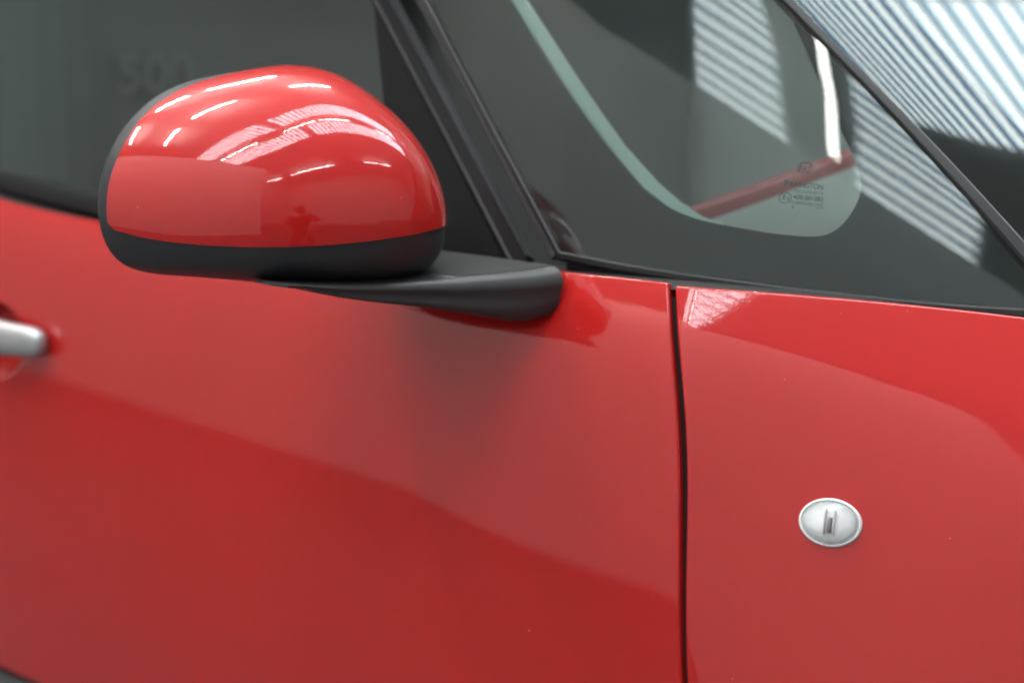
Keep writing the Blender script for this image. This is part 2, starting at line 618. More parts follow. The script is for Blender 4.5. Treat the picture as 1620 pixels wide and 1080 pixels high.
# door window frame: raised pillar section of the door, from the roof down to the mirror foot
f_px = [(525, -170), (616, -4), (724, 200), (834, 406)]
fp, fn = line_path(f_px, 30)
W_ = 0.0330
prof = [(-0.001, -0.012), (-0.001, 0.0008), (-0.0006, 0.0020), (0.0, 0.0025), (0.0007, 0.0021), (0.0013, 0.0008), (0.0017, -0.0008),
        (0.0022, -0.0008), (0.0075, -0.0004), (0.0128, -0.0002), (0.0142, 0.0012), (0.0152, 0.0017), (0.0162, 0.0013), (0.0178, -0.0002), (0.0204, -0.002), (0.0222, -0.006), (0.0222, -0.016)]
prof = [(-a, h) for a, h in prof]
sweep('door_window_frame', fp, fn, prof[::-1], M_FRAME, car, sharp=40)
# seal in the slot between the frame and the quarter trim
s_px = [(574, -170), (660, -8), (768, 196), (878, 402)]
sp, sn = line_path(s_px, 30, -0.003)
sweep('pillar_seal', sp, sn, [(-0.006, -0.006), (-0.006, 0.0), (-0.001, 0.001), (0.003, 0.0), (0.006, -0.006)], M_RUBBER, car)

# sail panel behind the mirror, door glass, waist moulding
SAIL = [(480, -170), (525, -170), (617, -4), (725, 200), (836, 410), (800, 440), (560, 440), (615, 300), (604, 150), (589, 0)]
gh_sheet('mirror_sail_panel', SAIL, plastic('matt_sail_panel', (0.0055, 0.0058, 0.0062), 0.62, 1200, 0.12, 0.0004, 0.12), car, off=-0.0012, depth=0.006, res=150)
DW = [(-260, -190), (-260, 240), (0, 282), (155, 316), (560, 400), (640, 440), (640, 300), (607, 150), (592, 0), (500, -170)]
dw = gh_sheet('door_window', DW, M_GLASSD, car, off=-0.005, depth=0.004, res=120)
wp, wn = line_path([(-240, 232), (0, 286), (155, 322), (330, 362), (560, 408)], 40, 0.0)
sweep('waist_moulding', wp, wn, [(-0.0150, -0.014), (-0.0150, -0.002), (-0.0135, 0.004), (-0.010, 0.0062), (-0.003, 0.0068), (0.004, 0.0050), (0.0095, 0.0006), (0.012, -0.004), (0.012, -0.014)], M_FRAME, car, sharp=50)

# windscreen pillar strip and windscreen
pp = np.array([p for p, _ in PIL]); pn = np.array([n for _, n in PIL])
pp = resample(pp, 30)
pn = np.array([surf_normal(gh, np.array(p[0]), np.array(p[2])) for p in pp])
along = unit(pp[-1] - pp[0])
wide = np.linspace(0.62, 1.25, 30)
sweep('windscreen_pillar', pp, unit(pn + np.array([0.5, 0, 0.4])), [(-0.0050, -0.008), (-0.0050, 0.0004), (-0.0036, 0.0024), (-0.001, 0.0030), (0.003, 0.0028), (0.0046, 0.0016), (0.0050, -0.008)], M_TRIM, car, scale=wide)

nw, nl = 90, 60
ts = np.linspace(-0.6, 1.8, nl)
w = np.concatenate([[0], np.cumsum(np.linspace(0.3, 2.0, nw - 1))]); w = w / w[-1] * 1.42
A0, A1 = pp[0], pp[-1]
P = np.zeros((nw, nl, 3))
for i in range(nw):
    f = w[i] / 1.42
    bul = 0.66 * (f - f * f) + 0.010 * (1 - math.exp(-w[i] / 0.03))
    for j in range(nl):
        b = A0 + (A1 - A0) * ts[j]
        P[i, j] = b + np.array([bul * 0.55 + 0.004, w[i] + 0.006, bul * 0.42 + 0.0])
def gn(P):
    a = np.gradient(P, axis=0); b = np.gradient(P, axis=1)
    return unit(np.cross(b, a))
Nw = gn(P)
if Nw[nw // 2, nl // 2] @ np.array([1, 0, 1]) < 0:
    Nw = -Nw
ws = grid_mesh('windscreen', P, Nw, M_GLASSW, car)
# printed border along the windscreen edge
fr_w = np.linspace(0, 1, 12)
Pf = np.zeros((12, nl, 3))
def ws_point(wv, t):
    f = wv / 1.42
    bul = 0.66 * (f - f * f) + 0.010 * (1 - math.exp(-wv / 0.03))
    return A0 + (A1 - A0) * t + np.array([bul * 0.55 + 0.004, wv + 0.006, bul * 0.42])
for j in range(nl):
    lim = 0.085 + 0.11 * max(0.0, ts[j] - 0.72) ** 2 * 6
    for i in range(12):
        Pf[i, j] = ws_point(lim * fr_w[i], ts[j])
Nf = gn(Pf)
if Nf[5, 30] @ np.array([1, 0, 1]) < 0:
    Nf = -Nf
grid_mesh('printed_border', Pf - 0.005 * Nf, Nf, M_FRIT, ws)

# scuttle at the foot of the windscreen and the bonnet ahead of it (just out of the picture to the right)
sx = np.linspace(0.42, 0.66, 12); sy = np.linspace(0, 1, 24)
SX, SY = np.meshgrid(sx, sy, indexing='ij')
Y0 = body0(SX, top_z(SX)) + 0.004
P = np.stack([SX - 0.06 + 0.10 * np.sin(math.pi * SY), Y0 + (1.62 - 2 * Y0 + 0.10) * SY, 0.975 + 0.02 * np.sin(math.pi * SY) - 0.05 * (SX - 0.42)], -1)
grid_mesh('scuttle_panel', P, np.tile(np.array([0, 0, 1.0]), (12, 24, 1)), M_CLAD, car)
sx = np.linspace(0.60, 0.95, 30)
SX, SY = np.meshgrid(sx, np.linspace(0, 1, 40), indexing='ij')
Y0 = body0(SX, top_z(SX)) + 0.006
P = np.stack([SX + 0.08 * np.sin(math.pi * SY), Y0 + (1.72 - 2 * Y0) * SY, top_z(SX) - 0.004 + 0.05 * np.sin(math.pi * SY) - 0.10 * (SX - 0.60)], -1)
grid_mesh('bonnet', P, gn(P) * np.sign(gn(P)[..., 2:3]), M_RED, car)

# ------------------------------------------------------------------ cabin
M_LINING = plastic('grey_cabin_lining', (0.45, 0.47, 0.46), 0.9, strength=0)
M_TRIMC = plastic('dark_cabin_trim', (0.20, 0.21, 0.207), 0.9, strength=0)
M_DASH = plastic('grained_grey_dashboard', (0.10, 0.112, 0.108), 0.75, 700, 0.6, 0.0006)
M_SEAT = plastic('grey_seat_cloth', (0.15, 0.157, 0.155), 0.95, 300, 0.4)
# roof, far side and floor as one lining shell
def ws_edge(t):
    return ws_point(0.0, t)
def sheet(name, quads, mat):
    V, F = [], []
    for q in quads:
        k = len(V); V.extend(q); F.append((k, k + 1, k + 2, k + 3))
    return mesh(name, V, F, mat, car, smooth=False)
sheet('roof_lining', [[(-1.9, 0.17, 1.62), (-0.45, 0.17, 1.62), (-0.45, 1.42, 1.62), (-1.9, 1.42, 1.62)]], M_LINING)
sheet('cabin_lining', [[(-1.9, 0.06, 0.5), (0.9, 0.06, 0.5), (0.9, 1.5, 0.5), (-1.9, 1.5, 0.5)],
                       [(-1.9, 0.1, 0.5), (-1.9, 1.5, 0.5), (-1.9, 1.42, 1.62), (-1.9, 0.17, 1.62)],
                       [(0.9, 0.06, 0.5), (0.9, 1.5, 0.5), (0.9, 1.5, 0.98), (0.9, 0.06, 0.98)]], M_TRIMC)
seats = {}
for k in range(2):
    y0 = 0.22 + 0.66 * k
    s = seats[k] = box('seat', (-0.95, y0, 0.55), (-0.45, y0 + 0.5, 0.80), M_SEAT, car, 0.05)
    box('backrest', (-1.16, y0 - 0.03, 0.78), (-1.00, y0 + 0.58, 1.42), M_SEAT, s, 0.06)
    box('headrest', (-1.15, y0 + 0.13, 1.34), (-1.05, y0 + 0.37, 1.52), M_SEAT, s, 0.04)
sheet('far_door_trim', [[(-1.9, 1.5, 0.5), (0.9, 1.5, 0.5), (0.9, 1.5, 1.0), (-1.9, 1.5, 1.0)],
                        [(-1.9, 1.5, 1.0), (0.7, 1.5, 1.0), (-0.1, 1.42, 1.62), (-1.9, 1.42, 1.62)]], plastic('grey_door_trim', (0.72, 0.76, 0.74), 0.9, strength=0))
# dashboard top and red fascia strip
dx = np.linspace(-0.03, 0.70, 60); dy = np.linspace(0.0, 1.0, 40)
DX, DV = np.meshgrid(dx, dy, indexing='ij')
DY = (0.19 + 0.30 * np.clip(DX, 0, 1)) * (1 - DV) + 1.42 * DV
DZ = 1.036 + 0.17 * np.clip(DY - 0.25, -0.1, 0.35) - 0.035 * sstep((DX - 0.05) / 0.5)
P = np.stack([DX, DY, DZ], -1)
dash = grid_mesh('dashboard', P, np.tile(np.array([0, 0, 1.0]), (60, 40, 1)), M_DASH, car)
fy = np.linspace(0.17, 1.35, 30)
fz = 1.036 + 0.17 * np.clip(fy - 0.25, -0.1, 0.35) + 0.012
fpth = np.stack([np.full(30, -0.040) - 0.02 * sstep((fy - 0.3) / 0.4), fy, fz], 1)
sweep('fascia_strip', fpth, [(-0.3, 0, 1.0)] * 30, [(-0.012, -0.03), (-0.012, -0.005), (-0.007, 0.0), (0.003, 0.001), (0.006, -0.003), (0.006, -0.03)], plastic('dark_red_fascia', (0.16, 0.012, 0.012), 0.35, strength=0), dash, sharp=60)
# raised number on the driver's seat back, only just readable through the tinted door glass
# ------------------------------------------------------------------ door mirror
OUT_PX = [(155, 312), (158, 280), (168, 252), (186, 216), (206, 192), (232, 167), (265, 146), (310, 129), (360, 118), (405, 110), (440, 107), (472, 107), (502, 111), (530, 120),
          (560, 136), (592, 158), (624, 185), (648, 210), (668, 239), (684, 268), (696, 300), (703, 332), (705, 362), (702, 388), (697, 410), (688, 424), (668, 434), (630, 442),
          (580, 446), (520, 448), (470, 447), (400, 444), (340, 438), (280, 430), (235, 421), (205, 411), (186, 398), (172, 376), (161, 348)]
CAP_PX = [(170, 352), (186, 364), (222, 374), (262, 381), (320, 387), (390, 390), (450, 390), (520, 387), (590, 380), (650, 371), (690, 362), (706, 355), (760, 340),
          (760, 60), (445, 60), (438, 107.5), (405, 112), (360, 121), (318, 132), (278, 149), (247, 169), (221, 194), (203, 221), (188, 250), (176, 282), (168, 312), (166, 336)]
CX_, CY_ = 440.0, 290.0
POLE = (438.0, 316.0)                      # where the cap faces the viewer squarely
Z0, DF, DB = 1.502, 0.107, 0.16
XR = -0.180
LEFT_EXT = 0.22
PXM = Z0 / FPX
n_phi, n_a = 240, 150
phi = np.linspace(-np.pi, np.pi, n_phi, endpoint=False)
al = np.linspace(0.01, np.pi - 0.25, n_a)
PH, TH = np.meshgrid(phi, al, indexing='ij')
def spow(c, e):
    return np.sign(c) * np.abs(c) ** e
# the outline as a smooth polar curve about the squarely seen point
_op = resample(np.vstack([OUT_PX, OUT_PX[:1]]), 600)
_oa = np.arctan2(POLE[1] - _op[:, 1], _op[:, 0] - POLE[0]); _or = np.hypot(_op[:, 0] - POLE[0], _op[:, 1] - POLE[1])
_o = np.argsort(_oa); _oa, _or = _oa[_o], _or[_o]
_g = np.linspace(-np.pi, np.pi, 256, endpoint=False)
_rg = np.interp(_g, np.r_[_oa - 2 * np.pi, _oa, _oa + 2 * np.pi], np.r_[_or, _or, _or])
_f = np.fft.rfft(_rg)
def outline_r(a, keep):
    q = np.fft.irfft(_f * np.exp(-(np.arange(len(_f)) / keep) ** 2), 256)
    n = 4096
    F4 = np.fft.rfft(q); F4 = np.r_[F4, np.zeros(n // 2 + 1 - len(F4))]
    q = np.fft.irfft(F4, n) * n / 256
    return np.interp((a + np.pi) % (2 * np.pi), np.linspace(0, 2 * np.pi, n + 1), np.r_[q, q[0]])
wl = np.clip(-np.cos(PH), 0, 1) ** np.where(np.sin(PH) < 0, 9, 5)
AR_, AL_, BU_, B1_, BD_ = 266 * PXM, 283 * PXM * 1.18, 209 * PXM, 0.110, 0.0712
def shape_f(a, b):
    """1 at the squarely seen point, 0 at the silhouette: round above, flat then tightly turned under below"""
    h = np.where(a > 0, a / AR_, a / AL_) ** 2
    v = np.where(b > 0, (b / BU_) ** 2, (b / B1_) ** 2 + (np.abs(b) / BD_) ** 8)
    return 1 - h - v
cphi, sphi = np.cos(PH), np.sin(PH)
lo_, hi_ = np.zeros_like(PH), np.full_like(PH, 0.4)
for _ in range(40):
    md_ = (lo_ + hi_) / 2
    in_ = shape_f(md_ * cphi, md_ * sphi) > 0
    lo_ = np.where(in_, md_, lo_); hi_ = np.where(in_, hi_, md_)
Rm = lo_
rad = np.abs(np.sin(TH))
front = DF * np.sqrt(np.maximum(shape_f(Rm * rad * cphi, Rm * rad * sphi), 0))
dep = np.where(np.cos(TH) > 0, front, DB * np.cos(TH))
Rt = outline_r(PH, 14.0) * PXM * (1 + LEFT_EXT * wl)
Rr = Rm * (1 + (Rt / Rm - 1) * rad ** 3)
axis0 = CAM + Z0 * (FW + (POLE[0] - 810) / FPX * RT - (POLE[1] - 540) / FPX * UP)
toc = unit(CAM - axis0)
DOME = axis0 + (Rr * np.cos(PH) * rad)[..., None] * RT + (Rr * np.sin(PH) * rad)[..., None] * UP + dep[..., None] * toc
def dome_normals(D):
    a = np.roll(D, -1, 0) - np.roll(D, 1, 0)
    b = np.gradient(D, axis=1)
    n = unit(np.cross(a, b))
    n[:, 0] = unit(n[:, 1].mean(0))
    c = D.reshape(-1, 3).mean(0)
    if np.sum(n * (D - c)) < 0:
        n = -n
    return n
DN = dome_normals(DOME)
T = []
for i in range(n_phi):
    i2 = (i + 1) % n_phi
    for j in range(n_a - 1):
        a, b, c, d = i * n_a + j, i2 * n_a + j, i2 * n_a + j + 1, i * n_a + j + 1
        T += [(a, b, c), (a, c, d)]
Vd, Nd = DOME.reshape(-1, 3), DN.reshape(-1, 3)
T += [(0 * n_a, ((i + 1) % n_phi) * n_a, i * n_a) for i in range(1, n_phi - 1)]
tri = np.array(T)
fnrm = np.cross(Vd[tri[:, 1]] - Vd[tri[:, 0]], Vd[tri[:, 2]] - Vd[tri[:, 0]])
sg = np.sum(fnrm * Nd[tri[:, 0]], 1) < 0
T = [(a, c, b) if q else (a, b, c) for (a, b, c), q in zip(T, sg)]
# housing: the shell in front of the rear opening, with a lip turned into it
Vh, Th, (Nh,) = clip(Vd, T, Vd[:, 0] - XR, extra=(Nd,))
loop = {a: b for a, b in border_loops(Th)}
start = max(loop, key=lambda i: Vh[i][1])
order = [start]
while loop[order[-1]] != start and len(order) < 5000:
    order.append(loop[order[-1]])
rim = Vh[order]
n_rim = len(order)
rc = rim.mean(0)
lipN = np.array([-1.0, 0, 0])
V = list(Vh); N = list(Nh); F = list(Th)
rings = [rim + 0.003 * lipN + (rc - rim) * 0.008, rim + 0.005 * lipN + (rc - rim) * 0.03, rim + 0.004 * lipN + (rc - rim) * 0.06, rim - 0.012 * lipN + (rc - rim) * 0.09]
prev = order
for ring in rings:
    cur = list(range(len(V), len(V) + n_rim))
    V += list(ring); N += [lipN] * n_rim
    for i in range(n_rim):
        i2 = (i + 1) % n_rim
        F.append((prev[i2], prev[i], cur[i], cur[i2]))
    prev = cur
mirror = mesh('door_mirror', V, F, M_HOUS, car, sharp=60)
mg = rim * 0.86 + rc * 0.14 - 0.010 * lipN
k = len(mg)
m_ref, nt, b = new_mat('silvered_glass')
b.inputs['Metallic'].default_value = 1.0
b.inputs['Roughness'].default_value = 0.02
b.inputs['Base Color'].default_value = (0.8, 0.82, 0.84, 1)
mesh('mirror_glass', list(mg), [tuple(range(k))[::-1]], m_ref, mirror, smooth=False)
# painted cap: an offset shell, cut along its parting line
u, v = proj(Vd)
capsm = [tuple(p) for p in CAP_PX]
g_px = poly_sd(capsm, u, v) / 2300.0
g_rim = Vd[:, 0] - XR - 0.010
g = np.minimum(g_px, g_rim)
V, T2, (N2,) = clip(Vd, T, g, extra=(Nd,))
N2 = unit(N2)
V = V + 0.0016 * N2
edge = border_loops(T2)
# turn the border in with a small radius
V, F, Nn = skirted(V, T2, N2, 0.0030)
mesh('mirror_cap', V, F, M_RED, mirror, Nn)

# ------------------------------------------------------------------ mirror arm and foot
top_px = np.array([(470, 450), (500, 451.5), (560, 450), (640, 446), (720, 441), (800, 434), (850, 429), (884, 423.5), (893, 421)], float)
bot_px = np.array([(470, 452), (500, 462), (540, 471), (600, 479), (680, 487), (740, 496), (800, 506), (836, 511.5), (858, 510), (893, 500)], float)
ys = np.linspace(-0.192, 0.030, 46)
rows = []
for y in ys:
    f = (y + 0.192) / 0.222
    xf = -0.040 + 0.068 * f ** 1.1
    xb = -0.085 - 0.075 * f ** 1.5
    def solve(x, y, line):
        lo, hi = 0.85, 1.15
        for _ in range(40):
            m = (lo + hi) / 2
            uu, vv = proj((x, y, m))
            if vv > np.interp(uu, line[:, 0], line[:, 1]):
                lo = m
            else:
                hi = m
        return (lo + hi) / 2
    zt = solve(xf, y, top_px)
    xbot = xf - 0.003
    zb = solve(xbot, y, bot_px)
    zb = min(zb, zt - 0.003)
    h = zt - zb
    zbk = zt + 0.004 * f
    # closed section: front top edge (soft), front face bowed, rounded bottom, back
    rr_ = min(h * 0.36, 0.003 + 0.011 * f)
    sec = []
    for a in np.linspace(math.radians(100), math.radians(5), 9):
        sec.append((xf - rr_ + rr_ * math.cos(a), zt - rr_ + rr_ * math.sin(a)))
    rb = max(0.0015, h * (0.18 + 0.28 * f ** 3))
    for t in np.linspace(0.08, 0.92, 9):
        bow = -0.0030 * f * (1 - f ** 2) * math.sin(math.pi * t)
        sec.append((xf + (xbot - xf) * t + bow, zt - rr_ + (zb + rb - zt + rr_) * t))
    for a in np.linspace(math.radians(-8), math.radians(-90), 9):
        sec.append((xbot - rb + rb * math.cos(a), zb + rb + rb * math.sin(a)))
    sec.append(((xbot + xb) / 2, zb + h * 0.1))
    sec.append((xb, zb + h * 0.45))
    sec.append((xb - 0.004, zb + h * 0.75))
    sec.append((xb, zbk))
    sec.append(((xb + xf) / 2, (zt + zbk) / 2 + 0.0006))
    sec.append((xf - 0.016 * (0.3 + 0.7 * f), zt + 0.0002))
    rows.append([(x, y, z) for x, z in sec])
P = np.array(rows)
nu, nv = P.shape[:2]
F = []
for i in range(nu - 1):
    for j in range(nv):
        j2 = (j + 1) % nv
        F.append((i * nv + j, i * nv + j2, (i + 1) * nv + j2, (i + 1) * nv + j))
F.append(tuple(range(nv))[::-1])
F.append(tuple(range((nu - 1) * nv, nu * nv)))
mesh('mirror_arm', P.reshape(-1, 3), F, M_BLACK, mirror, sharp=55)

# ------------------------------------------------------------------ door handle
M_SILVER, nt, b = new_mat('satin_silver')
b.inputs['Metallic'].default_value = 0.85
b.inputs['Base Color'].default_value = (0.40, 0.40, 0.40, 1)
b.inputs['Roughness'].default_value = 0.42
hp = []
tip = hit(body0, 82, 543)
rows = []
for f in np.linspace(0, 1, 40) ** 1.6:
    x = tip[0] - 0.23 * f
    k = (1 - (1 - min(1.0, f / 0.10)) ** 2.6) ** (1 / 2.6)
    k2 = k if f < .9 else k * math.sqrt(max(0.0, 1 - ((f - .9) / .1) ** 2))
    hh = 0.0175 * max(0.02, k2) * (0.92 + 0.2 * sstep(f / 0.35))
    th = 0.012 * max(0.02, k2)
    yc = body0(x, tip[2]) - 0.010 - 0.016 * sstep(f / 0.3)
    zc = tip[2] + 0.010 * f
    for a in np.linspace(0, 2 * np.pi, 24, endpoint=False):
        rows.append((x, yc - th * spow(math.cos(a), 0.8), zc + hh * spow(math.sin(a), 0.7)))
F = []
for i in range(39):
    for j in range(24):
        F.append((i * 24 + j, i * 24 + (j + 1) % 24, (i + 1) * 24 + (j + 1) % 24, (i + 1) * 24 + j))
F.append(tuple(range(24))[::-1]); F.append(tuple(range(39 * 24, 40 * 24)))
mesh('door_handle', rows, F, M_SILVER, door, sharp=50)

# ------------------------------------------------------------------ side repeater on the wing
rep = hit(body0, 1314, 826)
rn = surf_normal(body0, np.array(rep[0]), np.array(rep[2]))
re1 = unit(np.array([1.0, 0, 0]) - rn * rn[0]); re2 = np.cross(re1, rn)
if re2[2] < 0: re2 = -re2
th_ = math.radians(2)
ra = math.cos(th_) * re1 + math.sin(th_) * re2; rb_ = -math.sin(th_) * re1 + math.cos(th_) * re2
RA, RB = 0.0233, 0.0177
def ring_rows(spec, n=56):
    rows = []
    for s, h in spec:
        for a in np.linspace(0, 2 * np.pi, n, endpoint=False):
            rows.append(rep + ra * RA * s * math.cos(a) + rb_ * RB * s * math.sin(a) + rn * h)
    F = []
    for i in range(len(spec) - 1):
        for j in range(n):
            F.append((i * n + j, i * n + (j + 1) % n, (i + 1) * n + (j + 1) % n, (i + 1) * n + j))
    return rows, F
M_CHROME, nt, b = new_mat('bright_reflector')
b.inputs['Metallic'].default_value = 0.6
b.inputs['Base Color'].default_value = (0.86, 0.86, 0.86, 1)
b.inputs['Roughness'].default_value = 0.3
M_REFL = plastic('white_silver_reflector', (0.92, 0.92, 0.91), 0.5, strength=0)
M_CLEAR = glass('clear_lens', (0.99, 0.99, 0.99), 1.4)
M_WHITE = plastic('translucent_white_plastic', (0.80, 0.80, 0.79), 0.25, strength=0)
rows, F = ring_rows([(1.02, -0.002), (1.02, 0.0012), (0.99, 0.0026), (0.955, 0.0030), (0.92, 0.0024), (0.90, 0.0006)])
lampb = mesh('side_repeater', rows, F, M_WHITE, car, sharp=60)
rows, F = ring_rows([(0.91, 0.0012), (0.86, 0.0010), (0.55, 0.0012), (0.25, 0.0013), (0.02, 0.0013)])
mesh('reflector', rows, F, M_REFL, lampb)
rows, F = ring_rows([(0.90, 0.0026), (0.82, 0.0048), (0.65, 0.0066), (0.4, 0.0080), (0.2, 0.0086), (0.01, 0.0088)])
mesh('lens', rows, F, M_CLEAR, lampb)
def slat(x0, w_, z0, z1, mat, name, h0=0.0014, h1=0.0060):
    c = [(x0, z0), (x0 + w_, z0), (x0 + w_ + 0.0004, z1), (x0 + 0.0004, z1)]
    V = [rep + ra * a + rb_ * b_ + rn * h for h in (h0, h1) for a, b_ in c]
    mesh(name, V, [(4, 5, 6, 7), (0, 1, 5, 4), (1, 2, 6, 5), (2, 3, 7, 6), (3, 0, 4, 7)], mat, lampb, smooth=False)
M_BULB = plastic('smoked_grey_bulb', (0.30, 0.25, 0.25), 0.3, strength=0)
slat(-0.0012, 0.0022, -0.0075, 0.004, M_BULB, 'bulb')
slat(0.0022, 0.0012, -0.009, 0.009, M_WHITE, 'rib')
slat(-0.0046, 0.0010, -0.009, 0.010, M_WHITE, 'rib')

# ------------------------------------------------------------------ printed marks on the glass
M_PRINT = plastic('dark_etched_print', (0.03, 0.04, 0.04), 0.8, strength=0)
def text(body_, size, mat, name, parent, origin, ex, ey, align='CENTER', bold=0.0, sx=1.0):
    cu = bpy.data.curves.new(name, 'FONT')
    cu.body = body_
    cu.size = size
    cu.align_x = align
    cu.align_y = 'CENTER'
    cu.offset = bold
    o = bpy.data.objects.new(name, cu)
    COL.objects.link(o)
    dg = bpy.context.evaluated_depsgraph_get()
    me = bpy.data.meshes.new_from_object(o.evaluated_get(dg))
    bpy.data.objects.remove(o)
    me.name = name
    ez = np.cross(ex, ey)
    for vtx in me.vertices:
        q = origin + ex * vtx.co.x * sx + ey * vtx.co.y + ez * (vtx.co.z)
        vtx.co = Vector(q)
    me.update()
    return link(name, me, mat, parent)
M_NUM = plastic('grey_raised_number', (0.185, 0.19, 0.187), 0.7, strength=0)
def seat_at(u, v):
    d = ray(u, v)
    return CAM + d * (-0.99 - CAM[0]) / d[0]
ns = text('500', 0.070, M_NUM, 'seat_number', seats[0], seat_at(247, 120), np.array([0.0, 1.0, 0]), np.array([0, 0, 1.0]), 'CENTER', 0.002, 1.15)
def glass_frame(u, v, off=-0.0046):
    p, n = ghp(u, v)
    ex = unit(hit(gh, u + 40, v + 4) - hit(gh, u - 40, v - 4))
    ey = unit(np.cross(-ex, n)); ey = ey if ey[2] > 0 else -ey
    ex = unit(np.cross(ey, n)); ex = ex if ex[0] > 0 else -ex
    return p + n * off, ex, ey
def mark(txt, u0, u1, v, h_px, bold=0.0):
    """a line of print fitted between two photo columns on the glass"""
    p0, ex, ey = glass_frame(u0, v)
    p1, _, _ = glass_frame(u1, v)
    o = text(txt, 1.0, M_PRINT, 'glass_marking', qw, np.zeros(3), np.array([1.0, 0, 0]), np.array([0, 1.0, 0]), 'LEFT', bold)
    q = np.array([vx.co[:] for vx in o.data.vertices])
    lo, hi = q.min(0), q.max(0)
    _, vv = proj(p0 + ey * 0.001)
    _, v0 = proj(p0)
    hm = 0.001 * h_px / abs(vv - v0)
    w = np.linalg.norm(p1 - p0)
    for vx, c in zip(o.data.vertices, q):
        vx.co = Vector(p0 + ex * (c[0] - lo[0]) / (hi[0] - lo[0]) * w + ey * ((c[1] - lo[1]) / (hi[1] - lo[1]) - 0.5) * hm)
    o.data.update()
    return o
mark('P', 1239, 1246, 286.5, 10.5, 0.02)
mark('ILKINGTON', 1248, 1301, 288.5, 8, 0.015)
mark('TOUGHENED SF', 1254, 1302, 299.5, 4.6, 0.0)
mark('43R-001582', 1253, 1301, 308.5, 7, 0.02)
mark('M2400M6HN1T502', 1249, 1301, 317.5, 4.5, 0.0)
mark('E', 1251, 1254, 325, 4.2)
mark('1234', 1288, 1301, 326, 4.2)
mark('E', 1236, 1241, 309.5, 8, 0.01)
mark('3', 1242.5, 1246, 312, 5.5, 0.01)
mark('FIAT', 1263.5, 1279, 264, 8.5, 0.02)
def ring_mark(u, v, r, wd, sq=1.0, asp=1.0, fill=False):
    o, ex, ey = glass_frame(u, v)
    n = 40
    V = []
    for rad in (r, r - wd):
        for a in np.linspace(0, 2 * np.pi, n, endpoint=False):
            V.append(o + ex * rad * asp * spow(math.cos(a), sq) + ey * rad * spow(math.sin(a), sq))
    F = [(i, (i + 1) % n, n + (i + 1) % n, n + i) for i in range(n)]
    mesh('glass_marking', V, F, M_PRINT, qw, smooth=False)
ring_mark(1240, 310.5, 0.0046, 0.0006, 1.0, 1.12)
ring_mark(1271.5, 263.5, 0.0057, 0.0003, 1.0, 1.25)
ring_mark(1271.5, 263, 0.0042, 0.0007, 0.45, 1.2)

# ------------------------------------------------------------------ the hall that the paint and glass reflect
def rough_mat(name, col, r=0.8, var=0.25, scale=3.0):
    m, nt, b = new_mat(name)
    n = noise(nt, scale, 5, 0.6)
    ramp = nt.nodes.new('ShaderNodeValToRGB')
    ramp.color_ramp.elements[0].position = 0.3
    ramp.color_ramp.elements[0].color = (*[c * (1 - var) for c in col], 1)
    ramp.color_ramp.elements[1].position = 0.7
    ramp.color_ramp.elements[1].color = (*[min(1, c * (1 + var)) for c in col], 1)
    nt.links.new(n.outputs['Fac'], ramp.inputs['Fac'])
    nt.links.new(ramp.outputs['Color'], b.inputs['Base Color'])
    b.inputs['Roughness'].default_value = r
    return m
M_FLOOR = rough_mat('grey_painted_floor', (0.09, 0.09, 0.094), 0.6, 0.15, 1.2)
M_WALL = rough_mat('white_partition_paint', (0.80, 0.80, 0.80), 0.9, 0.03, 2.0)
M_SHED = rough_mat('grey_shed_wall', (0.62, 0.62, 0.62), 0.8, 0.05, 1.0)
M_ROOF = rough_mat('grey_roof_sheet', (0.58, 0.58, 0.59), 0.8, 0.08, 1.0)
HX0, HX1, HY0, HY1 = -10.0, 6.8, -7.2, 8.0
def plane(name, pts, mat, kind='structure', parent=None):
    o = mesh(name, pts, [(0, 1, 2, 3)], mat, parent, smooth=False)
    if kind:
        o['kind'] = kind
    return o
plane('floor', [(HX0, HY0, 0), (HX1, HY0, 0), (HX1, HY1, 0), (HX0, HY1, 0)], M_FLOOR)
roof = plane('hall_roof', [(HX0, HY0, HALL_Z), (HX0, HY1, HALL_Z), (HX1, HY1, HALL_Z), (HX1, HY0, HALL_Z)], M_ROOF)
plane('hall_wall', [(HX0, HY0, 0), (HX0, HY0, HALL_Z), (HX1, HY0, HALL_Z), (HX1, HY0, 0)], M_SHED)
plane('hall_wall', [(HX0, HY1, 0), (HX1, HY1, 0), (HX1, HY1, HALL_Z), (HX0, HY1, HALL_Z)], M_SHED)
plane('hall_wall', [(HX0, HY0, 0), (HX0, HY1, 0), (HX0, HY1, HALL_Z), (HX0, HY0, HALL_Z)], M_SHED)
plane('hall_wall', [(HX1, HY0, 0), (HX1, HY0, HALL_Z), (HX1, HY1, HALL_Z), (HX1, HY1, 0)], M_SHED)
o = box('partition_wall', (HX0 + 0.1, PART_Y - 0.12, 0.0), (PART_X1, PART_Y, PART_Z), M_WALL)
tag(o, kind='structure')
M_SKYA = emit('daylight_roof_sheet', (0.93, 0.98, 1.0), SKY_E)
M_SKYB = emit('daylight_roof_sheet_rib', (0.36, 0.62, 1.0), SKY_E * 0.10)  # shading of the corrugation put into the glow as dimmer, bluer bands
M_SKYC = emit('daylight_roof_sheet_valley', (0.33, 0.64, 1.0), SKY_E * 0.42)
M_TUBE = emit('lit_tube', (1.0, 0.97, 0.92), TUBE_E)
